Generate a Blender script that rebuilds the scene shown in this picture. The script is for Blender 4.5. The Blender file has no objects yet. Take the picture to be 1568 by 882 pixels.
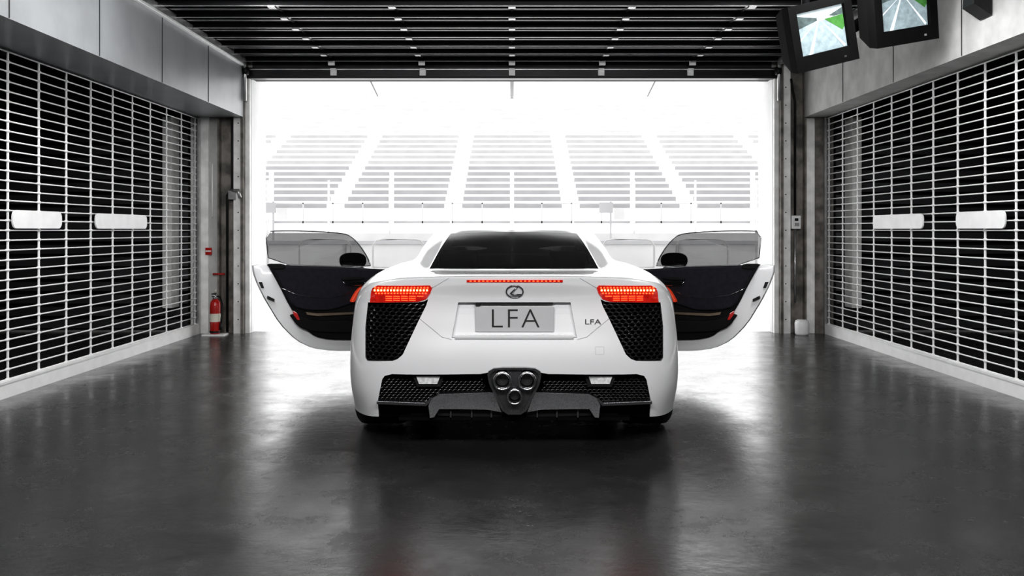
import bpy, bmesh, math, random
import numpy as np
from mathutils import Vector, Matrix
from mathutils.bvhtree import BVHTree
random.seed(4)
S = bpy.context.scene
S.view_settings.view_transform = 'Standard'
try: S.view_settings.look = 'Medium High Contrast'
except Exception as e: print('LOOK', e)

# ------------------------------------------------------------------ materials
def pm(name, col, rough=0.5, metal=0.0, coat=0.0, var=0.06, nscale=8.0, bump=0.0, emit=None, estr=0.0, ior=1.5, spec=0.5):
    m = bpy.data.materials.new(name); m.use_nodes = True
    nt = m.node_tree; b = nt.nodes['Principled BSDF']
    tc = nt.nodes.new('ShaderNodeTexCoord'); nz = nt.nodes.new('ShaderNodeTexNoise')
    nz.inputs['Scale'].default_value = nscale; nz.inputs['Detail'].default_value = 5
    nt.links.new(tc.outputs['Object'], nz.inputs['Vector'])
    rp = nt.nodes.new('ShaderNodeValToRGB')
    a = [max(0, c*(1-var)) for c in col[:3]]+[1]; c2 = [min(1, c*(1+var)) for c in col[:3]]+[1]
    rp.color_ramp.elements[0].color = a; rp.color_ramp.elements[1].color = c2
    rp.color_ramp.elements[0].position = .35; rp.color_ramp.elements[1].position = .65
    nt.links.new(nz.outputs['Fac'], rp.inputs['Fac']); nt.links.new(rp.outputs['Color'], b.inputs['Base Color'])
    b.inputs['Roughness'].default_value = rough; b.inputs['Metallic'].default_value = metal
    b.inputs['Coat Weight'].default_value = coat; b.inputs['Coat Roughness'].default_value = .03
    b.inputs['IOR'].default_value = ior; b.inputs['Specular IOR Level'].default_value = spec
    if bump:
        bp = nt.nodes.new('ShaderNodeBump'); bp.inputs['Strength'].default_value = bump
        bp.inputs['Distance'].default_value = .01
        nt.links.new(nz.outputs['Fac'], bp.inputs['Height']); nt.links.new(bp.outputs['Normal'], b.inputs['Normal'])
    if emit:
        b.inputs['Emission Color'].default_value = (*emit, 1); b.inputs['Emission Strength'].default_value = estr
    return m

M = {}
M['paint'] = pm('white_paint', (.82,.82,.83), .35, coat=1, var=.01, nscale=2)
M['black'] = pm('black_plastic', (.010,.010,.011), .45, var=.2, spec=.3)
M['matblack'] = pm('matte_black', (.004,.004,.004), .8, var=.2, spec=.1)
M['mesh'] = pm('grille_mesh', (.012,.012,.013), .28, metal=.0, var=.2)
M['carbon'] = pm('carbon_fibre', (.10,.10,.105), .20, metal=.6, coat=1, var=.12, nscale=300)
M['chrome'] = pm('chrome', (.85,.85,.87), .10, metal=1, var=.05)
M['dchrome'] = pm('dark_chrome', (.35,.35,.36), .15, metal=1, var=.05)
M['badge'] = pm('badge_chrome', (.22,.22,.23), .2, metal=.9, var=.05)
M['badge2'] = pm('lettering_chrome', (.50,.50,.51), .25, metal=.9, var=.05)
M['seam'] = pm('panel_gap', (.42,.42,.43), .6, var=.05)
M['tyre'] = pm('tyre_rubber', (.014,.014,.014), .7, var=.3, spec=.4)
M['plate'] = pm('plate_grey', (.52,.52,.53), .45, var=.02)
M['ink'] = pm('ink_black', (.01,.01,.01), .5)
M['lens'] = pm('red_lens', (.25,.010,.008), .1, coat=1, var=.5, nscale=30, emit=(1,.02,.005), estr=.28)
M['led'] = pm('led_core', (1,.15,.05), .3, emit=(1,.06,.015), estr=2.8)
M['ledhot'] = pm('led_hot', (1,.4,.2), .3, emit=(1,.32,.10), estr=7)
M['fog'] = pm('reversing_lens', (.6,.6,.6), .15, coat=1, var=.3, nscale=60, emit=(1,1,1), estr=.1)
M['trim'] = pm('door_trim_leather', (.010,.009,.014), .6, var=.2, nscale=30, bump=.1, spec=.2)
M['trim2'] = pm('door_trim_black', (.004,.004,.005), .6, var=.2, spec=.2)
M['orange'] = pm('orange_trim', (.80,.07,.02), .4, var=.1)
M['red'] = pm('red_gloss', (.45,.015,.012), .25, coat=.5, var=.1)
M['white'] = pm('white_enamel', (.85,.85,.85), .4, var=.04)
M['grille'] = pm('shutter_aluminium', (.82,.82,.82), .4, var=.05)
M['hood'] = pm('hood_steel', (.30,.31,.32), .34, metal=.35, var=.08, nscale=3)
M['conc'] = pm('painted_concrete', (.46,.46,.45), .7, var=.12, nscale=6, bump=.15)
M['jamb'] = pm('jamb_paint', (.85,.85,.84), .5, var=.12, nscale=7, bump=.1)
M['dconc'] = pm('dark_concrete', (.04,.04,.04), .8, var=.25, nscale=5, bump=.1)
M['rust'] = pm('weathered_steel', (.17,.155,.14), .55, var=.5, nscale=7, bump=.1)
M['ceil'] = pm('ceiling_black', (.012,.012,.012), .8, var=.2)
M['slat'] = pm('door_slat', (.02,.02,.022), .3, metal=.6, var=.2, nscale=3)
M['steel'] = pm('galvanised_steel', (.5,.5,.5), .3, metal=.8, var=.15, nscale=12)
M['rail'] = pm('door_rail_steel', (.28,.28,.28), .3, metal=.8, var=.15, nscale=12)
M['outw'] = pm('outside_white', (.85,.85,.85), .8, var=.02)
M['outg'] = pm('outside_grey', (.17,.17,.175), .8, var=.06, nscale=1)
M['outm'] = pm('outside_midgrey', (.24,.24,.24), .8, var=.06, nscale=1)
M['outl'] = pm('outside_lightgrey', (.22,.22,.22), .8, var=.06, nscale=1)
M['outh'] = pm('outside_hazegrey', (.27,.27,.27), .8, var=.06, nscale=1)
M['nslat'] = pm('neighbour_slats', (.05,.05,.055), .5, var=.2, nscale=2)
M['yellow'] = pm('label_cream', (.7,.68,.6), .6)
M['bronze'] = pm('bronze_trim', (.35,.27,.2), .3, metal=.8)

# floor
def floor_mat():
    m = bpy.data.materials.new('epoxy_floor'); m.use_nodes = True
    nt = m.node_tree; N = nt.nodes; L = nt.links; b = N['Principled BSDF']
    tc = N.new('ShaderNodeTexCoord')
    def noise(sc, det=6, rough=.6, src=None):
        n = N.new('ShaderNodeTexNoise'); n.inputs['Scale'].default_value = sc
        n.inputs['Detail'].default_value = det; n.inputs['Roughness'].default_value = rough
        L.new(src or tc.outputs['Object'], n.inputs['Vector']); return n
    def ramp(src, stops):
        r = N.new('ShaderNodeValToRGB'); e = r.color_ramp.elements
        e[0].position, e[0].color = stops[0][0], (*[stops[0][1]]*3, 1)
        e[1].position, e[1].color = stops[1][0], (*[stops[1][1]]*3, 1)
        for p, c in stops[2:]:
            q = e.new(p); q.color = (c, c, c, 1)
        L.new(src, r.inputs['Fac']); return r
    def mult(A, B, fac):
        mx = N.new('ShaderNodeMix'); mx.data_type = 'RGBA'; mx.blend_type = 'MULTIPLY'; mx.inputs['Factor'].default_value = fac
        L.new(A, mx.inputs['A']); L.new(B, mx.inputs['B']); return mx.outputs['Result']
    n1 = noise(.9, 8); r1 = ramp(n1.outputs['Fac'], [(.3,.026),(.7,.050)])
    n2 = noise(9, 8, .7); r2 = ramp(n2.outputs['Fac'], [(.30,.3),(.42,1)])
    c = mult(r1.outputs['Color'], r2.outputs['Color'], .7)
    # tyre scuffs and scratches
    mp = N.new('ShaderNodeMapping'); mp.inputs['Rotation'].default_value = (0,0,.5); mp.inputs['Scale'].default_value = (14,1.6,1)
    L.new(tc.outputs['Object'], mp.inputs['Vector'])
    n6 = noise(2.0, 9, .75, mp.outputs['Vector']); r6 = ramp(n6.outputs['Fac'], [(.28,.1),(.32,1)])
    c = mult(c, r6.outputs['Color'], .9)
    L.new(c, b.inputs['Base Color'])
    n3 = noise(2.4, 10, .75); r3 = ramp(n3.outputs['Fac'], [(.32,.13),(.68,.34)])
    r6b = ramp(n6.outputs['Fac'], [(.28,.6),(.32,0)])
    ad = N.new('ShaderNodeMath'); ad.operation='ADD'; L.new(r3.outputs['Color'], ad.inputs[0]); L.new(r6b.outputs['Color'], ad.inputs[1]); ad.use_clamp=True
    L.new(ad.outputs[0], b.inputs['Roughness'])
    n4 = noise(1.6, 3, .5); bp = N.new('ShaderNodeBump'); bp.inputs['Strength'].default_value = .12; bp.inputs['Distance'].default_value = .02
    L.new(n4.outputs['Fac'], bp.inputs['Height'])
    n5 = noise(22, 6, .65); bp2 = N.new('ShaderNodeBump'); bp2.inputs['Strength'].default_value = .10; bp2.inputs['Distance'].default_value = .01
    L.new(n5.outputs['Fac'], bp2.inputs['Height']); L.new(bp.outputs['Normal'], bp2.inputs['Normal'])
    L.new(bp2.outputs['Normal'], b.inputs['Normal'])
    b.inputs['IOR'].default_value = 1.6
    return m
M['floor'] = floor_mat()

def clear_glass(name,tint,ior=1.45,rough=.02):
    m = bpy.data.materials.new(name); m.use_nodes = True
    nt = m.node_tree; N = nt.nodes; L = nt.links
    for n in list(N): N.remove(n)
    o = N.new('ShaderNodeOutputMaterial'); mix = N.new('ShaderNodeMixShader'); t = N.new('ShaderNodeBsdfTransparent')
    g = N.new('ShaderNodeBsdfGlossy'); g.inputs['Roughness'].default_value = rough
    t.inputs['Color'].default_value = (tint,tint,tint,1)
    f = N.new('ShaderNodeFresnel'); f.inputs['IOR'].default_value = ior
    L.new(f.outputs[0], mix.inputs[0]); L.new(t.outputs[0], mix.inputs[1]); L.new(g.outputs[0], mix.inputs[2]); L.new(mix.outputs[0], o.inputs[0])
    return m
M['clear'] = clear_glass('clear_glass',.60)
M['glass'] = clear_glass('tinted_rear_glass',.16,1.5,.14)
M['wind'] = clear_glass('windscreen_glass',.6)

# ------------------------------------------------------------------ builders
def link(ob, parent=None):
    S.collection.objects.link(ob)
    if parent: ob.parent = parent
    return ob
def empty(name, loc=(0,0,0)):
    e = bpy.data.objects.new(name, None); e.empty_display_size = .1; link(e); return e

class MB:
    def __init__(s): s.v=[]; s.f=[]; s.mi=[]; s.mats=[]; s.sm=[]
    def _m(s, m):
        if m not in s.mats: s.mats.append(m)
        return s.mats.index(m)
    def raw(s, vs, fs, m, smooth=False):
        o=len(s.v); s.v += [tuple(p) for p in vs]; k=s._m(m)
        for f in fs: s.f.append([o+i for i in f]); s.mi.append(k); s.sm.append(smooth)
    def box(s, a, b, m, T=None):
        x0,y0,z0=a; x1,y1,z1=b
        vs=[Vector(p) for p in [(x0,y0,z0),(x1,y0,z0),(x1,y1,z0),(x0,y1,z0),(x0,y0,z1),(x1,y0,z1),(x1,y1,z1),(x0,y1,z1)]]
        if T: vs=[T@v for v in vs]
        s.raw(vs, [(0,3,2,1),(4,5,6,7),(0,1,5,4),(1,2,6,5),(2,3,7,6),(3,0,4,7)], m)
    def tube(s, pts, r, m, n=10, cap=True, closed=False):
        pts=[Vector(p) for p in pts]; vs=[]; fs=[]; k=len(pts)
        rr = r if isinstance(r,(list,tuple)) else [r]*k
        up=None
        for i,p in enumerate(pts):
            if closed: d=(pts[(i+1)%k]-pts[i-1]).normalized()
            else: d=(pts[min(i+1,k-1)]-pts[max(i-1,0)]).normalized()
            if up is None: up=Vector((0,0,1)) if abs(d.z)<.9 else Vector((1,0,0))
            a=d.cross(up)
            if a.length<1e-4: a=d.cross(Vector((0,1,0)))
            a.normalize(); b=d.cross(a).normalized()
            for q in range(n):
                t=2*math.pi*q/n; vs.append(p+(a*math.cos(t)+b*math.sin(t))*rr[i])
        for i in range(k if closed else k-1):
            j=(i+1)%k
            for q in range(n):
                fs.append((i*n+q,i*n+(q+1)%n,j*n+(q+1)%n,j*n+q))
        if cap and not closed: fs.append(tuple(range(n-1,-1,-1))); fs.append(tuple((k-1)*n+q for q in range(n)))
        s.raw(vs,fs,m,True)
    def prism(s, poly, f, m):
        n=len(poly); vs=[f(a,b,0) for a,b in poly]+[f(a,b,1) for a,b in poly]
        fs=[tuple(range(n)), tuple(range(2*n-1,n-1,-1))]+[(i,i+n,(i+1)%n+n,(i+1)%n) for i in range(n)]
        s.raw(vs,fs,m)
    def lathe(s, prof, axis_o, axis, m, n=32):
        ax=Vector(axis).normalized(); o=Vector(axis_o)
        a=ax.orthogonal().normalized(); b=ax.cross(a); vs=[];fs=[]
        for (r,h) in prof:
            for q in range(n):
                t=2*math.pi*q/n; vs.append(o+ax*h+(a*math.cos(t)+b*math.sin(t))*r)
        for i in range(len(prof)-1):
            for q in range(n): fs.append((i*n+q,i*n+(q+1)%n,(i+1)*n+(q+1)%n,(i+1)*n+q))
        s.raw(vs,fs,m,True)
    def build(s, name, parent=None, bevel=0, recalc=True):
        me=bpy.data.meshes.new(name); me.from_pydata(s.v,[],s.f)
        for m in s.mats: me.materials.append(m)
        for p,k,sm in zip(me.polygons,s.mi,s.sm): p.material_index=k; p.use_smooth=sm
        if recalc:
            bm=bmesh.new(); bm.from_mesh(me); bmesh.ops.recalc_face_normals(bm,faces=bm.faces); bm.to_mesh(me); bm.free()
        ob=bpy.data.objects.new(name,me); link(ob,parent)
        if bevel:
            md=ob.modifiers.new('bevel','BEVEL'); md.width=bevel; md.segments=2; md.limit_method='ANGLE'
        return ob

def smooth_poly(pts, it=2):
    for _ in range(it):
        q=[]
        for i in range(len(pts)):
            a=pts[i]; b=pts[(i+1)%len(pts)]
            q.append((a[0]*.8+b[0]*.2,a[1]*.8+b[1]*.2)); q.append((a[0]*.2+b[0]*.8,a[1]*.2+b[1]*.8))
        pts=q
    return pts

# ------------------------------------------------------------------ ROOM
HW=3.53; CE=3.2
b=MB(); b.box((-9,-4,-.1),(9,10.5,0),M['floor']); floor=b.build('floor')
b=MB(); b.box((-9,-4,CE),(9,10.55,CE+.15),M['ceil']); b.build('ceiling')
b=MB(); b.box((-9,-4.15,0),(9,-4,CE),M['dconc']); b.build('wall_back')
for sg,nm in ((-1,'left'),(1,'right')):
    b=MB()
    xs=sorted((sg*(HW+.02),sg*(HW+.17)))
    b.box((xs[0],-4,0),(xs[1],4.38,CE),M['dconc'])
    b.box((xs[0],4.38,2.5),(xs[1],10.27,CE),M['dconc'])
    b.build('wall_'+nm)
    b=MB(); x0,x1=sorted((sg*8.2,sg*8.35)); b.box((x0,-4,0),(x1,10.5,CE),M['dconc'])
    for i in range(15):
        z=.15+i*.2; xa,xb=sorted((sg*8.12,sg*8.2)); b.box((xa,-3.9,z),(xb,10.3,z+.12),M['nslat'])
    for i in range(22):
        z=.05+i*.14
        xa,xb=sorted((sg*3.65,sg*8.1)); b.box((xa,10.36,z),(xb,10.42,z+.10),M['nslat']); b.box((xa,10.42,z-.02),(xb,10.44,z+.14),M['black'])
    xa,xb=sorted((sg*3.74,sg*3.84)); b.box((xa,10.1,.3),(xb,10.34,2.4),M['jamb'])
    xa,xb=sorted((sg*5.6,sg*5.8)); b.box((xa,7.9,0),(xb,8.2,CE-.02),M['conc'])
    b.build('neighbouring_bay' )
    b=MB()
    xi = 3.0 if sg<0 else 3.27
    xa,xb=sorted((sg*xi,sg*(HW+.015)))
    mt = M['hood'] if sg<0 else M['conc']
    b.box((xa,-4,2.42),(xb,10.28,3.0),mt)
    xe = sg*xi
    for i in range(12):
        y=10.28-1.2*(i+1)
        b.box((min(xe,xe-sg*.004),y,2.425),(max(xe,xe-sg*.004),y+.008,3.0),M['black'])
    b.box((min(xe,xe-sg*.03),-4,2.98),(max(xe,xe-sg*.03),10.28,3.02),M['white'])
    b.build('trim_hood_'+nm)

b=MB()
for sg in (-1,1):
    def bx(xa,xb,y0,y1,z0,z1,m):
        xa,xb=sorted((sg*xa,sg*xb)); b.box((xa,y0,z0),(xb,y1,z1),m)
    bx(2.95,9,10.45,10.6,0,CE,M['conc'])
    bx(3.40,3.60,10.30,10.45,0,2.42,M['jamb'] if sg<0 else M['rust'])
    bx(3.30,3.40,10.33,10.45,0,2.42,M['conc'] if sg<0 else M['jamb'])
    bx(3.10,3.30,10.38,10.45,0,CE,M['rust'])
    bx(3.28,3.30,10.30,10.45,0,CE,M['rust'])
    bx(3.03,3.12,10.30,10.45,0,CE,M['jamb'])
    bx(3.00,3.03,10.26,10.45,0,CE,M['rust'])
    bx(2.95,3.00,10.34,10.46,0,2.9,M['jamb'])
    bx(2.945,2.952,10.40,11.0,0,3.0,M['outw'])
    bx(2.95,3.6,10.6,11.0,0,3.0,M['outw'])
    for k in range(14):
        z=.15+k*.2; bx(3.06,3.072,10.295,10.302,z,z+.012,M['black'])
b.box((-2.95,10.45,2.87),(2.95,10.6,CE),M['dconc'])
b.build('wall_front')

b=MB()
b.box((-3.06,10.33,2.86),(3.06,10.42,2.985),M['slat'])
b.box((-3.06,10.31,2.86),(3.06,10.335,2.885),M['black'])
b.box((-3.06,10.31,2.955),(3.06,10.335,2.965),M['steel'])
for i in range(7):
    y=10.22-.42*i
    z=3.06
    b.box((-2.95,y-.40,z+.02),(2.95,y,z+.05),M['slat'])
    b.box((-2.95,y-.05,z-.03),(2.95,y-.03,z+.03),M['slat'])
    b.box((-2.95,y-.045,z-.035),(2.95,y-.03,z-.03),M['rail'])
    b.box((-2.95,y-.23,z-.0),(2.95,y-.17,z+.03),M['black'])
    b.box((-2.95,y-.24,z-.005),(2.95,y-.23,z),M['rail'])
    for x in (-2,-1,0,1,2):
        if i==0: b.box((x-.035,y-.05,z-.075),(x+.035,y-.02,z-.0),M['white'])
        b.box((x-.03,y-.07,z-.05),(x+.03,y+.0,z-.036),M['rail'])
        b.box((x-.012,y-.40,z-.0),(x+.012,y,z+.02),M['slat'])
for x in (-2,-1,0,1,2):
    b.box((x-.035,10.30,2.89),(x+.035,10.325,2.96),M['white'])
    b.box((x-.03,10.27,2.95),(x+.03,10.31,2.965),M['white'])
for sg in (-1,1):
    x=sg*2.965
    b.box((x-.02,7.3,2.99),(x+.02,10.2,3.05),M['steel'])
    pts=[(sg*2.975,10.15,3.03),(sg*2.975,10.23,3.0),(sg*2.975,10.245,2.9),(sg*2.975,10.245,2.6)]
    b.tube(pts,.02,M['steel'],8)
    b.tube([(x-sg*.03,10.25,2.93),(x+sg*.03,10.25,2.93)],.045,M['black'],14)
b.build('sectional_garage_door')

for sg in (-1,1):
    b=MB(); X=sg*(HW-.02); y0,y1=4.42,10.24; g=M['grille']
    n=33; pitch=(2.40-.12)/n
    for i in range(n+1):
        z=.12+i*pitch
        b.tube([(X,y0,z),(X,y1,z)],.0060,g,6)
    ny=int((y1-y0)/.42)
    for k in range(ny+1):
        y=y1-.06-k*.42
        b.box((X-.004,y-.010,.12),(X+.004,y+.010,2.40),g)
        for i in range(n):
            z=.12+i*pitch
            b.tube([(X,y-.018,z),(X,y+.018,z)],.011,g,6)
    b.box((X-.025,y0,0.0),(X+.025,y1,.10),M['white'])
    b.box((X-.03,y0,0.10),(X+.03,y1,.115),g)
    b.box((X-.03,y1-.01,0),(X+.03,y1+.03,2.41),M['steel'])
    for (ya,yb) in ((6.42,7.12),(7.70,8.78)) if sg<0 else ((6.50,7.22),(7.80,8.88)):
        pl=[]
        h=.065; zc=1.235; r=.05
        for cx,cz,a0 in ((yb-r,zc+h-r,0),(ya+r,zc+h-r,90),(ya+r,zc-h+r,180),(yb-r,zc-h+r,270)):
            for q in range(6):
                a=math.radians(a0+q*18); pl.append((cx+r*math.cos(a),cz+r*math.sin(a)))
        b.prism(pl,lambda a,c,w:(X-sg*(.014+.012*w),a,c),M['white'])
    b.build('roller_grille')

b=MB()
b.tube([(-3.20,10.33,.02),(-3.20,10.33,1.55),(-3.14,10.32,1.62),(-3.14,10.32,2.4),(-3.2,10.33,2.5),(-3.2,10.33,3.15)],.014,M['black'],8)
b.tube([(-3.15,10.3,1.60),(-3.05,10.24,1.60),(-3.03,10.24,1.52)],.02,M['steel'],8)
b.box((-3.17,10.27,1.50),(-3.09,10.34,1.60),M['steel'])
b.tube([(-3.36,10.31,1.9),(-3.36,10.31,1.3)],.01,M['white'],8)
b.build('conduit_pipe')
b=MB()
b.tube([(3.18,10.33,.35),(3.18,10.33,1.165)],.013,M['steel'],8)
b.build('conduit_pipe')
b=MB()
b.tube([(3.18,10.33,1.325),(3.18,10.33,2.6),(3.14,10.3,2.75),(3.12,10.28,2.85)],.013,M['black'],8)
b.build('conduit_pipe')
b=MB(); b.box((3.13,10.28,1.17),(3.23,10.37,1.32),M['white']); b.box((3.15,10.27,1.2),(3.21,10.28,1.24),M['steel']); b.box((3.16,10.27,1.26),(3.2,10.28,1.29),M['black'])
b.build('electrical_box',bevel=.006)
b=MB(); b.lathe([(0,0),(.065,0),(.075,.02),(.078,.13),(.07,.16),(.05,.17),(0,.172)],(3.20,10.15,0),(0,0,1),M['white'],24); b.build('plastic_canister')
b=MB(); b.box((-3.43,10.285,.88),(-3.36,10.297,.96),M['red']); b.box((-3.425,10.281,.915),(-3.365,10.286,.93),M['white']); b.build('warning_sign')
b=MB(); b.tube([(-3.35,10.3,.665),(-3.22,10.3,.665)],.012,M['red'],8); b.tube([(-3.28,10.375,.665),(-3.28,10.3,.665)],.008,M['steel'],8); b.build('extinguisher_wall_hook')

ex=MB(); ox,oy=-3.27,10.13
ex.box((ox-.12,oy-.09,0),(ox+.12,oy+.09,.015),M['white'])
ex.lathe([(0,.015),(.05,.015),(.058,.03),(.058,.33),(.052,.365),(.03,.395),(.02,.40),(.02,.42)],(ox,oy,0),(0,0,1),M['red'],28)
ex.lathe([(.0585,.15),(.0585,.24)],(ox,oy,0),(0,0,1),M['yellow'],28)
ex.lathe([(.0595,.028),(.0595,.05)],(ox,oy,0),(0,0,1),M['black'],28)
ex.lathe([(.024,.40),(.026,.41),(.026,.43),(.018,.45),(0,.452)],(ox,oy,0),(0,0,1),M['dchrome'],16)
ex.box((ox-.01,oy-.10,.455),(ox+.01,oy+.02,.465),M['black'])
ex.box((ox-.01,oy-.09,.425),(ox+.01,oy+.0,.435),M['black'])
ex.lathe([(0,0),(.016,0),(.016,.012),(0,.013)],(ox+.0,oy-.03,.43),(0,-1,0),M['white'],12)
ex.tube([(ox+.02,oy,.43),(ox+.06,oy-.01,.42),(ox+.085,oy-.02,.35),(ox+.075,oy-.02,.2),(ox+.068,oy-.02,.12)],.009,M['black'],8)
ex.tube([(ox+.068,oy-.02,.14),(ox+.066,oy-.02,.06)],[.010,.018],M['black'],10)
ex.tube([(ox+.01,oy-.0,.5),(ox-.01,oy,.47)],.006,M['yellow'],6)
ex.build('fire_extinguisher')

SM={k:pm('screen_'+k,c,.3,emit=c,estr=e,var=v,nscale=25) for k,c,e,v in (('sky',(.42,.48,.50),.7,.1),('road',(.20,.25,.27),.6,.3),('line',(.55,.60,.62),.7,.1),('grass',(.04,.13,.03),.6,.3),('dark',(.06,.08,.08),.5,.5))}
def monitor(cx,cy,cz,roll,w,h):
    root=empty('television_monitor')
    T=Matrix.Translation((cx,cy,cz))@Matrix.Rotation(math.radians(-roll),4,'Y')@Matrix.Rotation(math.radians(12),4,'X')@Matrix.Rotation(math.radians(8),4,'Z')
    b=MB(); bw=.06
    def P(x,y,z): return T@Vector((x,y,z))
    o=[(-w/2-bw,-h/2-bw-.05),(w/2+bw,-h/2-bw-.05),(w/2+bw,h/2+bw),(-w/2-bw,h/2+bw)]
    i=[(-w/2,-h/2),(w/2,-h/2),(w/2,h/2),(-w/2,h/2)]
    vs=[P(x,-.02,z) for x,z in o]+[P(x,-.02,z) for x,z in i]+[P(x,.02,z) for x,z in i]+[P(x*.96,.1,z*.98) for x,z in o]+[P(x*.7,.34,z*.72) for x,z in o]
    fs=[]
    for k in range(4):
        j=(k+1)%4
        fs+=[(k,j,4+j,4+k),(4+k,4+j,8+j,8+k),(k,12+k,12+j,j),(12+k,16+k,16+j,12+j)]
    fs.append((16,17,18,19)); b.raw(vs,fs,M['matblack'])
    def q(pts,m,d): b.raw([P(x*w,.018-d,z*h) for x,z in pts],[tuple(range(len(pts)))],m)
    q([(-.5,-.5),(.5,-.5),(.5,.5),(-.5,.5)],SM['road'],0)
    q([(-.5,.22),(.5,.22),(.5,.5),(-.5,.5)],SM['sky'],.001)
    q([(-.5,.12),(-.05,.24),(-.05,.3),(-.5,.45)],SM['dark'],.002)
    q([(.10,.24),(.5,.26),(.5,-.02),(.45,-.10)],SM['grass'],.002)
    q([(.3,.26),(.5,.26),(.5,.42),(.2,.30)],SM['dark'],.003)
    q([(-.04,.23),(-.02,.23),(-.24,-.5),(-.32,-.5)],SM['line'],.003)
    q([(.02,.23),(.03,.23),(.47,-.45),(.44,-.5)],SM['line'],.003)
    q([(-.09,.22),(-.07,.22),(-.5,-.15),(-.5,-.2)],SM['line'],.003)
    b.box((w/2-.06,-.024,-h/2-.075),(w/2-.04,-.02,-h/2-.06),M['dchrome'],T)
    p=P(0,.2,h/2); b.tube([p,(p.x,p.y,CE)],.03,M['black'],10); b.box((p.x-.1,p.y-.1,CE-.02),(p.x+.1,p.y+.1,CE-.001),M['black'])
    b.build('monitor_body',root)
    return root
monitor(2.26,6.7,2.615,13,.375,.31)
monitor(2.86,6.7,2.79,9,.375,.32)
b=MB(); b.prism([(3.14,2.70),(3.26,2.62),(3.262,2.8),(3.262,3.19),(3.17,3.19)],lambda a,c,w:(a,6.25+.16*w,c),M['black']); b.build('speaker_box')

def added_fill_lamp(x,y,z,w,l,tilt,power):  # added fill light out of frame, with an invented housing and hangers
    root=empty('added_fill_lamp')
    T=Matrix.Translation((x,y,z))@Matrix.Rotation(math.radians(tilt),4,'X')
    b=MB(); b.box((-w/2-.03,-l/2-.03,.0),(w/2+.03,l/2+.03,.05),M['white'],T)
    for yy in (-l/3,l/3):
        p=T@Vector((0,yy,.05)); b.tube([p,(p.x,p.y,CE-.002)],.01,M['steel'],8)
    b.build('fill_lamp_housing',root)
    L=bpy.data.lights.new('fill_lamp_area','AREA'); L.shape='RECTANGLE'; L.size=w; L.size_y=l; L.energy=power
    lo=bpy.data.objects.new('fill_lamp_area',L); lo.matrix_world=T@Matrix.Translation((0,0,-.005)); link(lo); lo.parent=root
added_fill_lamp(0,.2,2.85,4.0,.6,60,190)  # unseen fill added behind the camera to light the car's rear
added_fill_lamp(-2.3,5.9,2.98,.18,2.4,14,65)  # this strip and its twin are added out of view to brighten grilles and jambs
added_fill_lamp(2.3,5.9,2.98,.18,2.4,14,65)

# ------------------------------------------------------------------ OUTSIDE
b=MB(); b.box((-90,10.5,-.1),(90,140,-.002),M['outw']); b.build('ground_outside')
b=MB(); b.box((-9,10.6,3.0),(9,12.7,3.12),M['outw'])
for x0,x1 in ((-1.7,-1.86),(1.7,1.86)): b.raw([(x0,10.6,2.998),(x0+.02,10.6,2.998),(x1+.02,12.7,2.998),(x1,12.7,2.998)],[(0,1,2,3)],M['outg'])
b.box((-.02,10.6,2.97),(.02,12.7,3.0),M['outm'])
b.build('canopy_soffit')
b=MB()
b.box((-40,22,0),(40,22.25,.82),M['outm']); b.box((-40,21.95,.82),(40,22.3,.90),M['outg'])
for x in np.arange(-20,20.1,2.0): b.box((x-.02,21.97,0),(x+.02,22.0,.82),M['outg'])
b.build('pit_wall')
b=MB()
for cx in (-3.05,-1.85,1.9,3.1,-4.4,4.4):
    b.tube([(cx-.42,15,0),(cx-.42,15,.90),(cx-.36,15,.98),(cx-.28,15,1.0),(cx+.28,15,1.0),(cx+.36,15,.98),(cx+.42,15,.90),(cx+.42,15,0)],.018,M['outm'],8)
    b.tube([(cx-.42,15,.55),(cx+.42,15,.55)],.014,M['outm'],8)
b.build('guard_rail')
b=MB()
NT=22
def zt(i): return 2.6+i*.50
for i in range(NT):
    y=62+i*1.05; z=zt(i)
    b.box((-60,y,0 if i==0 else z-.6),(60,y+1.2,z),M['outw'])
    x=-60.0
    while x<60:
        f=1-.12*i/NT
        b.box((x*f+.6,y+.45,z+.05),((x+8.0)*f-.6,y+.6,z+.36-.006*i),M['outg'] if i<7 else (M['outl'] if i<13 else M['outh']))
        x+=8.0
b.box((-60,61.6,1.6),(60,61.8,1.75),M['outg']); b.box((-60,61.6,2.9),(60,61.7,2.98),M['outm'])
for x in range(-58,60,2): b.box((x-.04,61.6,1.6),(x+.04,61.7,2.98),M['outm'])
for x in (-16,-8,0,8,16): b.box((x-.12,61.0,0),(x+.12,61.3,5.0),M['outw'])
b.build('grandstand')
b=MB()
for x in (-10.4,4.3):
    b.box((x-.5,40,1.9),(x+.1,40.1,2.35),M['outg']); b.box((x+.15,40,1.6),(x+.6,40.1,2.1),M['outm']); b.box((x-.04,40.02,0),(x+.04,40.1,2.4),M['outg'])
b.build('trackside_sign')
b=MB(); b.box((-60,45,0),(60,45.3,1.0),M['outm'])
for x in range(-60,61,3): b.box((x-.05,45.1,1.0),(x+.05,45.2,3.6),M['outh'])
for z in (1.6,2.2,2.8,3.5): b.box((-60,45.14,z),(60,45.17,z+.03),M['outh'])
b.build('catch_fence')

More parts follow.
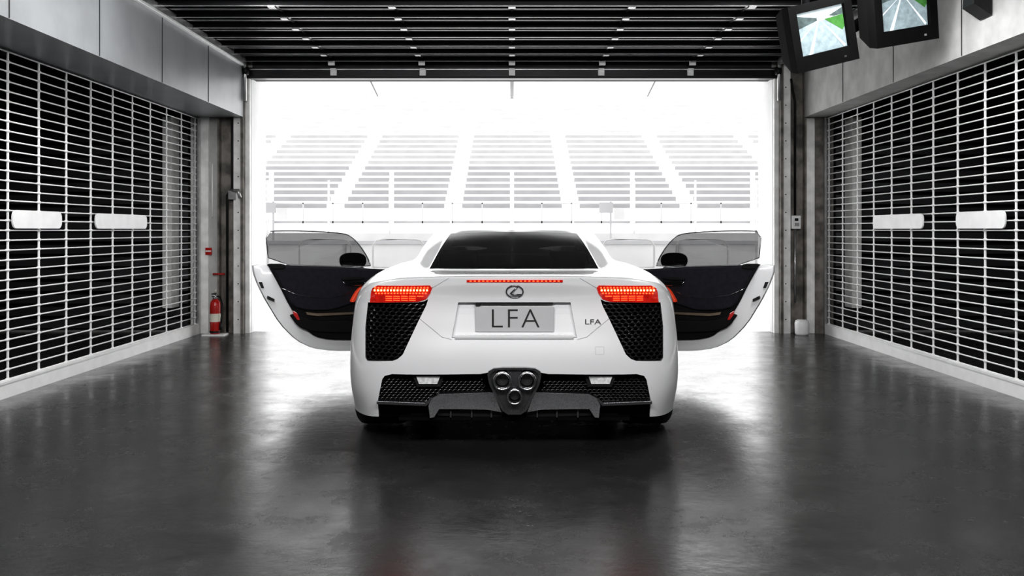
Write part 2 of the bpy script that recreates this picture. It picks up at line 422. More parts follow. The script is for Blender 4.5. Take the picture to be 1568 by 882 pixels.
# ------------------------------------------------------------------ CAR
CY=4.70; CX=.012; CAMH=1.16; F=1408.
car=empty('sports_car')
R=[]
R.append([(0,.06,.2),(.22,.06,.2),(.42,.06,.2),(.62,.08,.19),(.77,.17,.175),(.87,.36,.17),(.915,.6,.16),(.925,.83,.15),(.905,1.2,.14),(.86,1.6,.13),(.85,2.2,.13),(.86,2.8,.13),(.90,3.43,.13),(.84,3.9,.13),(.68,4.22,.13),(.42,4.4,.13),(0,4.46,.13)])
R.append([(0,.02,.32),(.22,.02,.32),(.42,.02,.32),(.63,.045,.32),(.795,.135,.32),(.893,.34,.32),(.935,.6,.32),(.945,.83,.31),(.925,1.2,.30),(.875,1.6,.26),(.865,2.2,.25),(.88,2.8,.26),(.92,3.43,.29),(.86,3.92,.27),(.71,4.26,.26),(.45,4.44,.26),(0,4.5,.26)])
R.append([(0,0,.48),(.22,0,.48),(.42,.0,.48),(.62,.03,.48),(.79,.12,.48),(.893,.33,.48),(.935,.6,.48),(.945,.83,.48),(.93,1.2,.47),(.88,1.6,.45),(.86,2.2,.43),(.88,2.8,.43),(.93,3.43,.45),(.87,3.94,.38),(.73,4.28,.36),(.46,4.46,.35),(0,4.52,.35)])
R.append([(0,.03,.65),(.22,.03,.65),(.42,.03,.65),(.61,.055,.65),(.775,.135,.65),(.878,.33,.65),(.922,.6,.65),(.934,.83,.65),(.92,1.2,.65),(.885,1.6,.63),(.875,2.2,.60),(.895,2.8,.60),(.93,3.43,.60),(.86,3.93,.50),(.72,4.27,.45),(.455,4.45,.42),(0,4.51,.42)])
R.append([(0,.045,.79),(.22,.045,.79),(.42,.045,.79),(.61,.075,.79),(.765,.155,.785),(.86,.35,.78),(.902,.6,.78),(.912,.83,.78),(.90,1.2,.78),(.875,1.6,.76),(.875,2.2,.73),(.89,2.8,.73),(.915,3.43,.71),(.85,3.92,.60),(.71,4.25,.52),(.45,4.43,.47),(0,4.49,.46)])
R.append([(0,.0,.895),(.22,.0,.895),(.42,.015,.89),(.61,.06,.88),(.745,.15,.865),(.82,.36,.86),(.85,.6,.862),(.85,.85,.862),(.84,1.2,.86),(.83,1.6,.845),(.84,2.2,.82),(.86,2.8,.82),(.87,3.43,.79),(.81,3.9,.68),(.67,4.22,.58),(.42,4.4,.52),(0,4.46,.50)])
R.append([(0,.03,.925),(.22,.03,.925),(.42,.05,.92),(.59,.10,.912),(.70,.20,.90),(.755,.40,.91),(.765,.62,.922),(.75,.85,.928),(.735,1.2,.93),(.75,1.6,.905),(.77,2.2,.88),(.78,2.8,.87),(.76,3.43,.86),(.70,3.85,.76),(.58,4.15,.66),(.35,4.32,.60),(0,4.38,.59)])
R.append([(0,.30,.93),(.21,.30,.93),(.40,.33,.93),(.54,.38,.93),(.63,.48,.93),(.67,.66,.945),(.69,.86,.955),(.69,1.05,.955),(.69,1.32,.95),(.70,1.65,.93),(.735,2.2,.91),(.745,2.82,.90),(.70,3.35,.895),(.6,3.65,.86),(.48,3.84,.82),(.28,3.95,.80),(0,4.0,.79)])
R.append([(0,.60,.935),(.2,.60,.935),(.38,.61,.935),(.49,.63,.935),(.56,.74,.947),(.60,.90,.965),(.62,1.06,.975),(.635,1.25,.975),(.65,1.48,.965),(.67,1.72,.95),(.70,2.2,.93),(.71,2.85,.92),(.66,3.2,.915),(.55,3.38,.92),(.4,3.48,.925),(.2,3.53,.93),(0,3.55,.93)])
R.append([(0,1.05,1.055),(.19,1.05,1.055),(.36,1.06,1.05),(.46,1.08,1.045),(.53,1.15,1.048),(.57,1.27,1.055),(.59,1.40,1.06),(.6,1.55,1.065),(.61,1.68,1.065),(.62,1.85,1.065),(.63,2.25,1.065),(.62,2.68,1.06),(.57,2.9,1.06),(.48,3.02,1.06),(.35,3.1,1.06),(.18,3.13,1.065),(0,3.14,1.065)])
R.append([(0,1.5,1.147),(.17,1.5,1.147),(.32,1.51,1.144),(.425,1.53,1.136),(.485,1.58,1.136),(.515,1.66,1.140),(.53,1.74,1.144),(.542,1.82,1.148),(.55,1.9,1.15),(.555,2.0,1.15),(.555,2.22,1.15),(.53,2.42,1.15),(.48,2.52,1.15),(.4,2.6,1.152),(.3,2.66,1.155),(.15,2.68,1.16),(0,2.69,1.16)])
R.append([(0,1.75,1.180),(.13,1.75,1.180),(.25,1.76,1.178),(.34,1.78,1.176),(.40,1.82,1.176),(.43,1.87,1.177),(.445,1.92,1.178),(.45,1.97,1.179),(.455,2.02,1.180),(.455,2.08,1.180),(.45,2.2,1.180),(.43,2.3,1.179),(.38,2.36,1.178),(.3,2.4,1.178),(.22,2.42,1.18),(.11,2.43,1.18),(0,2.44,1.18)])
R.append([(0,1.95+.3*i/16.,1.192) for i in range(17)])
G=np.array(R,dtype=float); NR=G.shape[0]
def cr(p0,p1,p2,p3,t):
    return .5*((2*p1)+(-p0+p2)*t+(2*p0-5*p1+4*p2-p3)*t*t+(-p0+3*p1-3*p2+p3)*t**3)
KJ=8; KR=6
def interp(A,axis,K,sym):
    A=np.moveaxis(A,axis,0); n=A.shape[0]
    if sym:
        g0=A[1]*np.array([-1,1,1]); g1=A[n-2]*np.array([-1,1,1])
    else: g0=2*A[0]-A[1]; g1=2*A[n-1]-A[n-2]
    E=np.concatenate([g0[None],A,g1[None]])
    out=[]
    for i in range(n-1):
        for k in range(K): out.append(cr(E[i],E[i+1],E[i+2],E[i+3],k/K))
    out.append(A[-1]); return np.moveaxis(np.array(out),0,axis)
D=interp(interp(G,1,KJ,True),0,KR,False)
# rear screen: one smooth, lightly crowned pane
for j in range(0,3*KJ+1):
    q=j/(3*KJ)
    a=np.array([.49*q, .60+.03*q*q, .935]); e=np.array([.425*q, 1.50+.03*q*q, 1.147-.011*q*q])
    for r in range(8*KR,10*KR+1):
        t=(r-8*KR)/(2.0*KR); p=a*(1-t)+e*t; p[2]+=.013*4*t*(1-t)
        D[r,j]=p
nr,nj=D.shape[:2]
bodyv=[]
def vid(r,j,s): return (s*nr+r)*nj+j
for s in (0,1):
    for r in range(nr):
        for j in range(nj):
            x,c,z=D[r,j]; x=max(x,0) if j not in (0,nj-1) else 0
            bodyv.append(((x if s==0 else -x)+CX, c+CY, z))
fb=[];fgl=[];fwn=[];fall=[]
for s in (0,1):
    for r in range(nr-1):
        for j in range(nj-1):
            rr=(r+.5)/KR; jj=(j+.5)/KJ
            q=(vid(r,j,s),vid(r,j+1,s),vid(r+1,j+1,s),vid(r+1,j,s))
            if s: q=q[::-1]
            fall.append(q)
            rear=(jj<3.0 and 8.0<rr<10.0); wind=(jj>12.6 and 8.15<rr<9.85)
            hole=(8.7<jj<11.0 and 1.15<rr<9.8)
            if hole: continue
            if rear: fgl.append(q)
            elif wind: fwn.append(q)
            else: fb.append(q)
def mesh_from(vs,fs,name,mats,smooth=True,parent=car,weld=True):
    me=bpy.data.meshes.new(name); me.from_pydata(vs,[],fs)
    bm=bmesh.new(); bm.from_mesh(me)
    if weld: bmesh.ops.remove_doubles(bm,verts=bm.verts,dist=.0004)
    bmesh.ops.delete(bm,geom=[v for v in bm.verts if not v.link_faces],context='VERTS')
    bmesh.ops.recalc_face_normals(bm,faces=bm.faces)
    bm.to_mesh(me); bm.free()
    for m in mats: me.materials.append(m)
    for p in me.polygons: p.use_smooth=smooth
    ob=bpy.data.objects.new(name,me); link(ob,parent); return ob
BVH=BVHTree.FromPolygons([Vector(v) for v in bodyv],fall)
def surf(x,z):
    h=BVH.ray_cast(Vector((x,3.5,z)),Vector((0,1,0)))
    if h[0] is None or h[0].y>CY+.8:
        q=BVH.find_nearest(Vector((x,CY+.25,z))); return q[0].y
    return h[0].y
def bpm(u,v,y=None):   # rear-elevation survey units -> metres on the body surface
    yy=CY if y is None else y
    for _ in range(4):
        s=F/yy; x=(u-787)/s+CX; z=CAMH-(v-352)/s
        if y is not None: break
        yy=surf(x,z)
    return (x,z)
def polyb(pts,y=None,mirror=False):
    if mirror: pts=[(1574-u,v) for u,v in pts][::-1]
    return [bpm(u,v,y) for u,v in pts]

def apply_mods(ob):
    dg=bpy.context.evaluated_depsgraph_get(); ev=ob.evaluated_get(dg)
    me=bpy.data.meshes.new_from_object(ev); ob.modifiers.clear(); old=ob.data; ob.data=me; bpy.data.meshes.remove(old)

def inpoly(p,poly):
    x,y=p; c=False; n=len(poly)
    for i in range(n):
        x1,y1=poly[i]; x2,y2=poly[i-1]
        if (y1>y)!=(y2>y) and x<(x2-x1)*(y-y1)/(y2-y1)+x1: c=not c
    return c
def patch(name,poly,off,thick,mat,step=.03,grow=0,parent=car):
    cx=sum(p[0] for p in poly)/len(poly); cz=sum(p[1] for p in poly)/len(poly)
    bm=bmesh.new()
    vs=[bm.verts.new((x+(grow if x>cx else -grow),0,z+(grow if z>cz else -grow))) for x,z in poly]
    f=bm.faces.new(vs)
    xs=[v.co.x for v in vs]; zs=[v.co.z for v in vs]
    for ax,lo,hi in ((0,min(xs),max(xs)),(2,min(zs),max(zs))):
        t=lo+step
        while t<hi-.002:
            co=[0,0,0]; no=[0,0,0]; co[ax]=t; no[ax]=1
            bmesh.ops.bisect_plane(bm,geom=bm.verts[:]+bm.edges[:]+bm.faces[:],plane_co=co,plane_no=no,dist=1e-5)
            t+=step
    for v in bm.verts: v.co.y=surf(v.co.x,v.co.z)+off
    bmesh.ops.triangulate(bm,faces=[f for f in bm.faces if len(f.verts)>4])
    r=bmesh.ops.extrude_face_region(bm,geom=bm.faces[:])
    for g in r['geom']:
        if isinstance(g,bmesh.types.BMVert): g.co.y+=thick
    bmesh.ops.recalc_face_normals(bm,faces=bm.faces)
    me=bpy.data.meshes.new(name); bm.to_mesh(me); bm.free(); me.materials.append(mat)
    ob=bpy.data.objects.new(name,me); link(ob,parent); return ob
def honey(name,poly,off,cell,mat,w=.0035,depth=.01,flat=None):
    b=MB(); xs=[p[0] for p in poly]; zs=[p[1] for p in poly]
    dx=cell*.93; dz=cell*.80*.66; k=0; z=min(zs)
    while z<max(zs)+dz:
        x=min(xs)+(dx/2 if k%2 else 0)
        while x<max(xs)+dx:
            if inpoly((x,z),poly):
                V=[];Fc=[]
                for q in range(6):
                    a=math.radians(90+60*q)
                    for rr,dy in ((cell*.54,0),(cell*.54-w,0),(cell*.54-w,depth)):
                        xx=x+rr*math.cos(a); zz=z+rr*math.sin(a)*.66
                        yy=(surf(xx,zz) if flat is None else flat)+off+dy
                        if dy==0: yy-=(-math.sin(a))*.006
                        V.append((xx,yy,zz))
                for q in range(6):
                    n=(q+1)%6; Fc.append((q*3,n*3,n*3+1,q*3+1)); Fc.append((q*3+1,n*3+1,n*3+2,q*3+2))
                b.raw(V,Fc,mat)
            x+=dx
        z+=dz; k+=1
    return b.build(name,car,recalc=False)

body=mesh_from(bodyv,fb,'body_shell',[M['paint']])
mesh_from(bodyv,fgl,'rear_window_glass',[M['glass']])
mesh_from(bodyv,fwn,'windscreen_glass',[M['wind']])
md=body.modifiers.new('s','SOLIDIFY'); md.thickness=.022; md.offset=-1
apply_mods(body)
def cutter_prism(poly,y0,y1):
    bm=bmesh.new(); a=[bm.verts.new((x,y0,z)) for x,z in poly]; c=[bm.verts.new((x,y1,z)) for x,z in poly]
    n=len(poly); bm.faces.new(a); bm.faces.new(c[::-1])
    for i in range(n): bm.faces.new((a[i],a[(i+1)%n],c[(i+1)%n],c[i]))
    bmesh.ops.recalc_face_normals(bm,faces=bm.faces)
    me=bpy.data.meshes.new('cut'); bm.to_mesh(me); bm.free(); ob=bpy.data.objects.new('cut',me); link(ob); return ob
def cutter_cyl(x0,x1,y,z,r,n=48):
    b=MB(); vs=[]
    for x in (x0,x1):
        for q in range(n):
            t=2*math.pi*q/n; vs.append((x,y+r*math.cos(t),z+r*math.sin(t)))
    fs=[(q,(q+1)%n,n+(q+1)%n,n+q) for q in range(n)]+[tuple(range(n)),tuple(range(2*n-1,n-1,-1))]
    b.raw(vs,fs,M['black']); return b.build('cut')

VENT=[(563,463),(640,463),(650,461),(655,458),(652,468),(640,492),(616,543),(608,550),(600,553),(562,553),(559,548),(559,500)]
LAMP=[(568,446),(570,441),(578,437),(658,437),(661,441),(658,450),(652,458),(640,462),(566,463)]
LOWER=[(576,616),(584,582),(588,576),(600,572.5),(735,571),(746,569),(757,562),(817,562),(828,569),(839,571),(974,572.5),(986,576),(990,582),(998,616),(998,720),(576,720)]
PLATE=[(701,463),(873,463),(883,517),(691,517)]
cuts=[]
for mir in (False,True):
    cuts.append(cutter_prism(polyb(VENT,None,mir),4.4,CY+.55))
cuts.append(cutter_prism(polyb(LOWER,4.74),4.4,5.05))
cuts.append(cutter_prism(polyb(PLATE),4.4,5.05))
for s in (-1,1):
    x0,x1=sorted((s*.55+CX,s*1.2+CX))
    cuts.append(cutter_cyl(x0,x1,CY+.83,.335,.368)); cuts.append(cutter_cyl(x0,x1,CY+3.43,.33,.362))
for c in cuts:
    md=body.modifiers.new('b','BOOLEAN'); md.operation='DIFFERENCE'; md.object=c; md.solver='EXACT'
    apply_mods(body)
for c in cuts:
    me=c.data; bpy.data.objects.remove(c); bpy.data.meshes.remove(me)
body.data.materials.clear(); body.data.materials.append(M['paint'])
for p in body.data.polygons: p.material_index=0; p.use_smooth=True
try: body.data.set_sharp_from_angle(angle=math.radians(35))
except Exception as e: print('sharp',e)

for mir in (False,True):
    pv=polyb(VENT,None,mir)
    patch('vent_back',pv,.06,.01,M['matblack'],grow=.01)
    honey('vent_mesh',pv,.018,.036,M['mesh'],w=.006,depth=.014)
    pl=polyb(LAMP,None,mir)
    patch('tail_lamp_base',pl,-.006,.02,M['lens'],step=.03)
    b=MB()
    rows=[(440.5,572,657,17,M['led'],1.1),(444.5,571,656,17,M['ledhot'],1.3),(449,573,654,17,M['led'],1.0)]
    for v,u0,u1,n,m,h in rows:
        for i in range(n):
            u=u0+(u1-u0)*(i+.5)/n
            if mir: u=1574-u
            x,z=bpm(u,v); y=surf(x,z)-.008; w=.0042; hh=h/300.
            b.box((x-w,y-.003,z-hh),(x+w,y+.01,z+hh),m)
    for i in range(5):
        u0=590+i*12; u1=u0+10
        for v0 in (453.5,456.5,459.5):
            if u1>652-(v0-453)*1.5: continue
            uu=[u0,u1]
            if mir: uu=[1574-u1,1574-u0]
            xa,z=bpm(uu[0],v0); xb,_=bpm(uu[1],v0)
            b.raw([(xa,surf(xa,z)-.009,z-.002),(xb,surf(xb,z)-.009,z-.002),(xb,surf(xb,z)-.009,z+.002),(xa,surf(xa,z)-.009,z+.002)],[(0,1,2,3)],M['led'])
    b.build('tail_lamp_leds',car)
pp=polyb(PLATE)
patch('plate_recess',pp,.035,.01,M['paint'],grow=.006)
b=MB()
for i in range(4):
    (x0,z0),(x1,z1)=pp[i],pp[(i+1)%4]
    n=12
    for k in range(n):
        a=(x0+(x1-x0)*k/n,z0+(z1-z0)*k/n); c=(x0+(x1-x0)*(k+1)/n,z0+(z1-z0)*(k+1)/n)
        ya=surf(*a)+.004; yc=surf(*c)+.004
        b.raw([(a[0],ya,a[1]),(c[0],yc,c[1]),(c[0],yc+.035,c[1]),(a[0],ya+.035,a[1])],[(0,1,2,3)],M['paint'])
b.build('plate_recess_walls',car)
xl,zl=bpm(690,519); xr,_=bpm(884,519); ys=surf(0,zl)
b=MB(); b.prism([(ys-.012,zl),(ys-.018,zl+.012),(ys-.008,zl+.018),(ys+.05,zl+.018),(ys+.05,zl-.01),(ys+.01,zl-.012)],lambda a,c,w:(xl+.02+(xr-xl-.04)*w,a,c),M['paint']); b.build('plate_ledge',car,bevel=.004)
x0,z0=bpm(727,509); x1,z1=bpm(848,470); yp=surf(0,.7)+.012
b=MB(); b.box((x0,yp,z0),(x1,yp+.008,z1),M['plate']); 
b.build('licence_plate',car,bevel=.003)
def text(body_s,name,x,y,z,size,mat,ext=.001,sx=1,off=0):
    c=bpy.data.curves.new(name,'FONT'); c.body=body_s; c.size=size; c.extrude=ext; c.align_x='CENTER'; c.align_y='CENTER'; c.offset=off
    c.materials.append(mat); o=bpy.data.objects.new(name,c); o.rotation_euler=(math.pi/2,0,0); o.scale=(sx,1,1); o.location=(x,y,z); link(o,car); return o
t=text('LFA','plate_lettering',(x0+x1)/2,yp-.002,(z0+z1)/2-.0,.142,M['ink'],.001,1.06,-.0022); t.data.space_character=1.12
xx,zz=bpm(907,493); t=text('LFA','boot_lettering',xx,surf(xx,zz)-.004,zz,.038,M['badge2'],.002,1.4)
xx,zz=bpm(731,466); b=MB(); b.box((xx-.012,surf(xx,zz)+.0,zz-.008),(xx+.012,surf(xx,zz)+.035,zz+.012),M['black'])
xx,zz=bpm(787,464.5); b.box((xx-.2,surf(xx,zz)+.008,zz-.004),(xx+.2,surf(xx,zz)+.03,zz+.004),M['black'])
b.build('plate_lamps',car)
xx,zz=bpm(787.5,446.5); yb=surf(xx,zz)-.008
b=MB()
b.tube([(xx+.043*math.cos(a),surf(xx,zz+.032*math.sin(a))-.006,zz+.032*math.sin(a)) for a in np.linspace(0,2*math.pi,40,endpoint=False)],.0036,M['badge'],8,closed=True)
b.tube([(xx+.014,surf(xx,zz+.026)-.006,zz+.026),(xx-.022,yb,zz-.010),(xx-.014,yb,zz-.015),(xx+.034,yb,zz-.015)],.0036,M['badge'],8)
b.build('badge',car)
b=MB()
u0,u1,vv=717,858,430.5
xa,za=bpm(u0,vv); xb,_=bpm(u1,vv)
b.box((xa-.01,surf(0,za)-.004,za-.006),(xb+.01,surf(0,za)+.02,za+.006),M['lens'])
for i in range(22):
    x=xa+(xb-xa)*(i+.5)/22; b.box((x-.005,surf(x,za)-.007,za-.003),(x+.005,surf(x,za),za+.003),M['led'])
b.build('high_stop_lamp',car)
def seam(pts,name='panel_seam',r=.0016,mat=None):
    b=MB(); P=[]
    for k in range(len(pts)-1):
        for q in range(8):
            t=q/8; P.append((pts[k][0]*(1-t)+pts[k+1][0]*t,pts[k][1]*(1-t)+pts[k+1][1]*t))
    P.append(pts[-1]); V=[]
    for u,v in P:
        x,z=bpm(u,v); V.append((x,surf(x,z)-.0003,z))
    b.tube(V,r,mat or M['seam'],6); b.build(name,car)
for mir in (0,1):
    g=lambda L:[(1574-u,v) if mir else (u,v) for u,v in L]
    seam(g([(661,441),(690,424),(787,423)]))
    seam(g([(642,488),(676,516),(691,520)]))
seam([(911,531),(924,531),(924,543),(911,543),(911,531)],r=.0006)

yb=4.86
b=MB()
b.box((bpm(578,575,yb)[0]-.02,yb+.04,.17),(bpm(996,575,yb)[0]+.02,yb+.06,.46),M['matblack'])
b.box((-.60+CX,yb-.08,.17),(.60+CX,5.2,.185),M['matblack'])
b.build('rear_cavity',car)
LM=[(588,577),(736,574),(746,606),(660,606),(645,618),(580,616)]
for mir in (False,True):
    honey('lower_mesh',polyb(LM,4.82,mir),0,.026,M['mesh'],w=.004,depth=.01,flat=4.80)
for mir in (False,True):
    b=MB()
    b.prism(polyb([(630,573),(680,573),(674,592),(638,592)],4.76,mir),lambda a,c,w:(a,4.76+.05*w,c),M['black'])
    b.prism(polyb([(637,577),(673,577),(669,588),(641,588)],4.75,mir),lambda a,c,w:(a,4.75+.03*w,c),M['fog'])
    b.build('reversing_lamp',car)
    b=MB()
    b.prism(polyb([(655,621),(661,609),(672,603),(756,600),(768,632),(745,628),(700,627),(672,627),(664,640),(657,641)],4.74,mir),lambda a,c,w:(a,4.74+.14*w+(.25-c)*.15,c),M['carbon'])
    b.prism(polyb([(576,614),(650,617),(660,609),(662,613),(652,622),(576,619)],4.74,mir),lambda a,c,w:(a,4.74+.2*w,c),M['carbon'])
    b.prism(polyb([(664,627),(770,630),(768,641),(720,638),(670,637)],4.80,mir),lambda a,c,w:(a,4.80+.5*w,c-.02*w),M['black'])
    for u in (660,690,722,752):
        if mir: u=1574-u
        x,_=bpm(u,620,4.8); z0=bpm(u,642,4.8)[1]; z1=bpm(u,612,4.8)[1]
        b.box((x-.005,4.78,z0),(x+.005,5.3,z1 if u in(660,914) else z0+.05),M['carbon'])
    x,z=bpm(690 if not mir else 884,606,4.74); b.lathe([(0,0),(.006,0),(.006,.01),(0,.01)],(x,4.735,z-.01),(0,1,0),M['chrome'],10)
    b.build('diffuser',car,bevel=.003)
b=MB()
OUT=[(745,570),(757,563),(817,563),(829,570),(826,588),(818,604),(803,635),(771,635),(756,604),(748,588)]
INN=[(749,573),(759,566),(815,566),(825,573),(822,588),(814,603),(800,632),(774,632),(760,603),(752,588)]
po=polyb(smooth_poly(OUT,1),4.66); pi_=polyb(smooth_poly(INN,1),4.66); n=len(po)
vs=[(x,4.70,z) for x,z in po]+[(x,4.66,z) for x,z in po]+[(x,4.66,z) for x,z in pi_]+[(x,4.69,z) for x,z in pi_]+[(x,4.95,z) for x,z in po]
fs=[]
for i in range(n):
    j=(i+1)%n
    for a in (0,1,2): fs.append((a*n+i,a*n+j,(a+1)*n+j,(a+1)*n+i))
    fs.append((i,j,4*n+j,4*n+i))
fs.append(tuple(3*n+i for i in range(n)))
b.raw(vs,fs,M['carbon'])
for u,v,r in ((768.5,584,.047),(806.5,584,.047),(787.5,608,.041)):
    x,z=bpm(u,v,4.62)
    b.lathe([(r-.002,.30),(r,.02),(r,.004),(r-.003,0),(r-.009,.0),(r-.012,.006),(r-.013,.02),(r-.014,.2),(0,.2)],(x,4.62,z),(0,1,0),M['chrome'],40)
    b.lathe([(r-.0145,.03),(r-.015,.19),(0,.19)],(x,4.62,z),(0,1,0),M['matblack'],40)
b.build('exhaust_cluster',car)

def wheel(x,y,z,r,w,s):
    b=MB(); o=(x,y,z); ax=(s,0,0); h=w/2
    b.lathe([(r*.70,-h+.005),(r*.78,-h),(r*.93,-h+.004),(r*.985,-h+.02),(r,-h+.045),(r,h-.045),(r*.985,h-.02),(r*.93,h-.004),(r*.78,h),(r*.70,h-.005)],o,ax,M['tyre'],56)
    for k in (-.6,-.2,.2,.6): b.lathe([(r+.0005,h*k-.004),(r+.001,h*k),(r+.0005,h*k+.004)],o,ax,M['matblack'],56)
    b.lathe([(r*.70,-h+.005),(r*.66,-h+.03),(r*.64,0),(r*.66,h-.03),(r*.72,h-.004),(r*.70,h-.0)],o,ax,M['dchrome'],56)
    b.lathe([(0,h-.03),(.05,h-.03),(.06,h-.05),(.06,h-.09),(0,h-.09)],o,ax,M['dchrome'],24)
    for k in range(10):
        a=math.radians(36*k+(8 if k%2 else -8)); T=Matrix.Translation(o)@Matrix.Rotation(a,4,'X')
        xo=s*(h-.05); b.box((min(xo,xo+s*.02),-.012,.04),(max(xo,xo+s*.02),.012,r*.69),M['dchrome'],T)
    b.lathe([(0,.0),(r*.5,.0),(r*.5,.02),(0,.02)],o,ax,M['steel'],40)
    b.build('wheel',car)
for s in (-1,1):
    wheel(CX+s*.775,CY+.83,.335,.333,.29,s); wheel(CX+s*.795,CY+3.43,.325,.323,.255,s)
    for yy,r in ((CY+.83,.366),(CY+3.43,.36)):
        b=MB(); b.lathe([(r,.0),(r,.36)],(CX+s*.53,yy,.335),(s,0,0),M['matblack'],48)
        keep=[f for f in b.f if sum(b.v[i][2] for i in f)/len(f)>.22]; b.f=keep; b.mi=[0]*len(keep); b.sm=[True]*len(keep)
        b.build('wheel_arch_liner',car)
b=MB()
b.box((-.55+CX,CY+.15,.15),(.55+CX,CY+4.3,.20),M['matblack'])
b.box((-.84+CX,CY+1.35,.15),(.84+CX,CY+2.95,.22),M['matblack'])
b.box((-.78+CX,CY+1.30,.2),(.78+CX,CY+1.36,.86),M['matblack'])
b.box((-.50+CX,CY+.55,.88),(.50+CX,CY+1.36,.90),M['matblack'])
b.box((-.78+CX,CY+2.86,.2),(.78+CX,CY+2.92,.85),M['matblack'])
b.box((-.70+CX,CY+2.5,.62),(.70+CX,CY+2.88,.86),M['trim'])
b.box((-.12+CX,CY+1.36,.2),(.12+CX,CY+2.6,.52),M['trim'])
b.build('cabin_tub',car,bevel=.02)
for s in (-1,1):
    b=MB(); cx=CX+s*.38
    b.prism([(-.24,.22),(.24,.22),(.26,.40),(.20,.36),(-.20,.36),(-.26,.40)],lambda a,c,w:(cx+a,CY+1.65+.5*w,c+.04*w),M['trim'])
    b.prism([(-.24,.3),(.24,.3),(.26,.75),(.14,.84),(.13,1.02),(-.13,1.02),(-.14,.84),(-.26,.75)],lambda a,c,w:(cx+a,CY+1.75+.1*w-(c-.3)*.22,c),M['trim'])
    b.build('seat',car,bevel=.025)
b=MB(); b.tube([(CX+.38+.17*math.cos(a),CY+2.38-.05*math.sin(a),.74+.17*math.sin(a)) for a in np.linspace(0,2*math.pi,32,endpoint=False)],.014,M['trim2'],8,closed=True)
b.tube([(CX+.38,CY+2.38,.74),(CX+.38,CY+2.55,.70)],.03,M['trim2'],10); b.box((CX+.22,CY+2.375,.73),(CX+.54,CY+2.39,.76),M['trim2']); b.build('steering_wheel',car)

# ---- doors
TH=math.radians(65); SN,CS=math.sin(TH),math.cos(TH)
HX,HY=.88,CY+2.75
def dpt(off,v,n=0):
    k=off/F; t=(k*(HY+SN*n)-HX-CS*n)/(SN+CS*k); y=HY-CS*t+SN*n; return (t,CAMH-(v-352)*y/F)
def W(t,n,z,s): return (CX+s*(HX+SN*t+CS*n), HY-CS*t+SN*n, z)
SH=[(399,404),(398,418),(391,437),(379,461),(357,497),(332,522),(307,534),(277,538),(242,538),(205,538),(160,536),(140,520),(128,480),(128,430),(140,416),(230,410),(330,406)]
IN=[(377,405),(371,414),(358,438),(342,470),(320,503),(303,516),(280,520.5),(243,521),(190,521),(165,515),(155,480),(155,430),(165,414),(260,409)]
PAD=[(374,406),(366,418),(352,444),(338,470),(316,476),(280,476),(255,468),(236,462),(222,440),(200,434),(180,430),(180,414),(260,410)]
GL=[(379,354),(374,405),(217,410),(222,395),(234,376),(247,362),(262,357),(300,354.5),(340,353)]
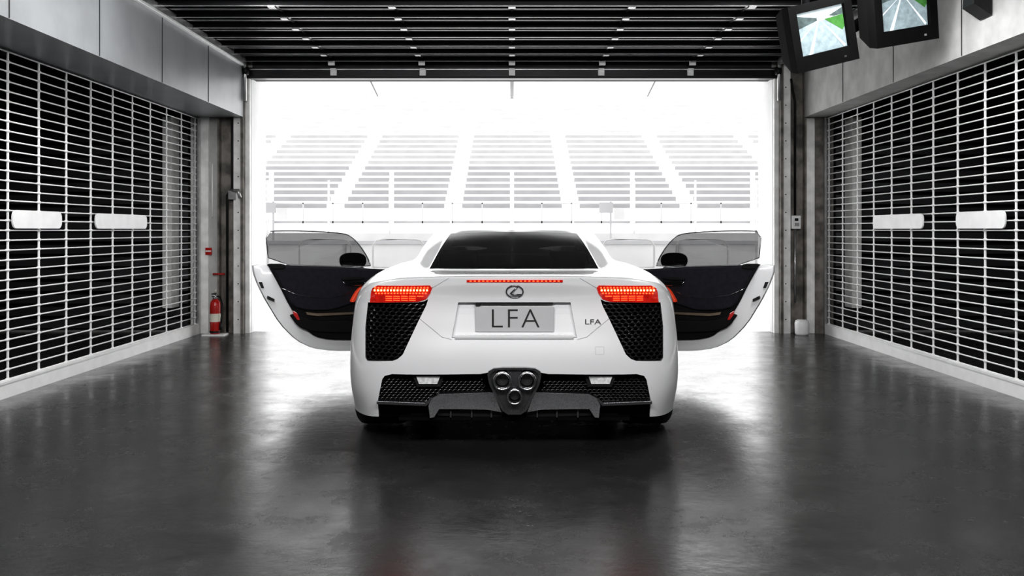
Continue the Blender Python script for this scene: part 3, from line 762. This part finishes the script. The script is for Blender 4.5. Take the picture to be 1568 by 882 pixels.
for s in (-1,1):
    dr=bpy.data.objects.new('door_assembly',None); link(dr,car)
    sh=[dpt(*p) for p in smooth_poly(SH,1)]
    n=len(sh); b=MB()
    cz=.65; ct=.6
    def ring(sc,nn,dz=0): return [W(ct+(t-ct)*sc,nn,cz+(z-cz)*sc+dz,s) for t,z in sh]
    layers=[ring(.965,0.0),ring(.99,.004),ring(1.0,.02),ring(1.0,.05),ring(.975,.085),ring(.85,.13),ring(.5,.16),ring(.02,.165)]
    vs=[p for L in layers for p in L]; fs=[]
    for a in range(len(layers)-1):
        for i in range(n): fs.append((a*n+i,a*n+(i+1)%n,(a+1)*n+(i+1)%n,(a+1)*n+i))
    fs.append(tuple(range(n)))
    b.raw(vs,fs,M['paint'],True); o=b.build('door_shell',dr)
    try: o.data.set_sharp_from_angle(angle=math.radians(40))
    except Exception: pass
    def slab(poly,n0,n1,m,name,sm=1,bev=.008):
        q=[dpt(p[0],p[1],n0) for p in (smooth_poly(poly,sm) if sm else poly)]
        bb=MB(); bb.prism(q,lambda a,c,w:W(a,n0+(n1-n0)*w,c,s),m); return bb.build(name,dr,bevel=bev)
    slab(IN,-.035,.002,M['trim2'],'inner_trim',bev=.012)
    slab(PAD,-.06,-.03,M['trim'],'upper_pad',bev=.012)
    slab([(346,478),(330,500),(312,508),(280,510),(240,510),(240,490),(300,492)],-.055,-.03,M['trim2'],'door_pocket',bev=.01)
    slab([(318,478),(300,480),(245,478),(243,481),(300,484),(316,482)],-.064,-.05,M['bronze'],'pocket_trim',sm=0,bev=.0)
    slab([(262,431),(258,436),(240,438),(226,436),(226,432),(240,430)],-.085,-.055,M['dchrome'],'door_handle',bev=.004)
    slab([(262,425),(228,423),(228,428),(262,430)],-.08,-.055,M['trim2'],'handle_bezel',bev=.004)
    slab([(249,463),(243,463),(226,441),(230,438),(238,444)],-.12,-.055,M['orange'],'grab_strip',bev=.004)
    slab([(337,476),(331,480),(327,490),(331,490),(337,482)],-.06,-.02,M['red'],'door_edge_light',sm=0,bev=.002)
    slab([(390,432),(386,441),(382,441),(385,432)],-.012,.01,M['black'],'latch_upper',sm=0,bev=.002)
    slab([(376,453),(366,458),(366,462),(377,457)],-.03,.01,M['black'],'door_latch',sm=0,bev=.002)
    slab([(378,404),(350,404),(349,411),(360,413),(372,411)],-.07,-.02,M['trim2'],'trim_corner',bev=.005)
    bb=MB(); pts=[dpt(p[0],p[1],-.062) for p in ((358,440),(330,452),(290,457),(262,453),(246,445))]; bb.tube([W(t,-.062,z,s) for t,z in pts],.0022,M['dchrome'],6); bb.build('stitch_line',dr)
    slab(GL,.02,.025,M['clear'],'door_window',bev=0)
    q=[dpt(*p) for p in smooth_poly(GL,1)]
    bb=MB(); bb.tube([W(t,.0225,z,s) for t,z in q],.0045,M['dchrome'],6,closed=True); bb.build('window_edge',dr)
    bb=MB(); t0,z0=dpt(246,399,.16)
    c=Vector(W(t0+.0,.16,z0,s)); 
    n1,n2=16,28; V=[];Fc=[]
    hy=Vector((s*CS*0.2,1,0)).normalized(); hx=Vector((hy.y,-hy.x,0))
    for a in range(n1+1):
        ph=math.pi/2*a/n1
        for q_ in range(n2):
            t=2*math.pi*q_/n2
            ex_=.108*math.copysign(abs(math.cos(t))**.75,math.cos(t)); ez_=.064*math.copysign(abs(math.sin(t))**.8,math.sin(t))
            V.append(c+hx*ex_*math.cos(ph)+Vector((0,0,ez_*math.cos(ph)))+hy*.09*math.sin(ph))
    for a in range(n1):
        for q_ in range(n2): Fc.append((a*n2+q_,a*n2+(q_+1)%n2,(a+1)*n2+(q_+1)%n2,(a+1)*n2+q_))
    bb.raw(V,Fc,M['black'],True)
    V3=[c-hy*.006+(v-c)*.90 for v in V[:n2]]
    bb.raw([v+hy*.004 for v in V[:n2]]+V3,[(i,(i+1)%n2,n2+(i+1)%n2,n2+i) for i in range(n2)],M['black'],True)
    bb.raw([v-hy*.002 for v in V3],[tuple(range(n2))],M['dchrome'])
    base=Vector(W(t0-.05,.06,z0-.07,s)); bb.tube([base,c+Vector((0,.03,-.045))],[.022,.014],M['black'],10)
    bb.build('wing_mirror',dr)
    bb=MB(); 
    for z in (.42,.68): bb.tube([W(.04,.02,z,s),(CX+s*.84,HY+.06,z)],.015,M['paint'],8)
    bb.build('door_hinge',dr)

# ------------------------------------------------------------------ world, camera
w=bpy.data.worlds.new('world'); S.world=w; w.use_nodes=True
bg=w.node_tree.nodes['Background']; bg.inputs['Color'].default_value=(1,1,1,1); bg.inputs['Strength'].default_value=3.4
P=bpy.data.lights.new('door_portal','AREA'); P.shape='RECTANGLE'; P.size=5.9; P.size_y=2.87
P.cycles.is_portal=True
po_=bpy.data.objects.new('door_portal',P); po_.location=(0,10.75,1.435); po_.rotation_euler=(math.radians(-90),0,0); link(po_)

cam=bpy.data.cameras.new('camera'); cam.sensor_width=36; cam.lens=36*F/1568; cam.shift_y=-(441-352)/1568
co=bpy.data.objects.new('camera',cam); co.location=(0,0,CAMH); co.rotation_euler=(math.pi/2,0,0); link(co); S.camera=co
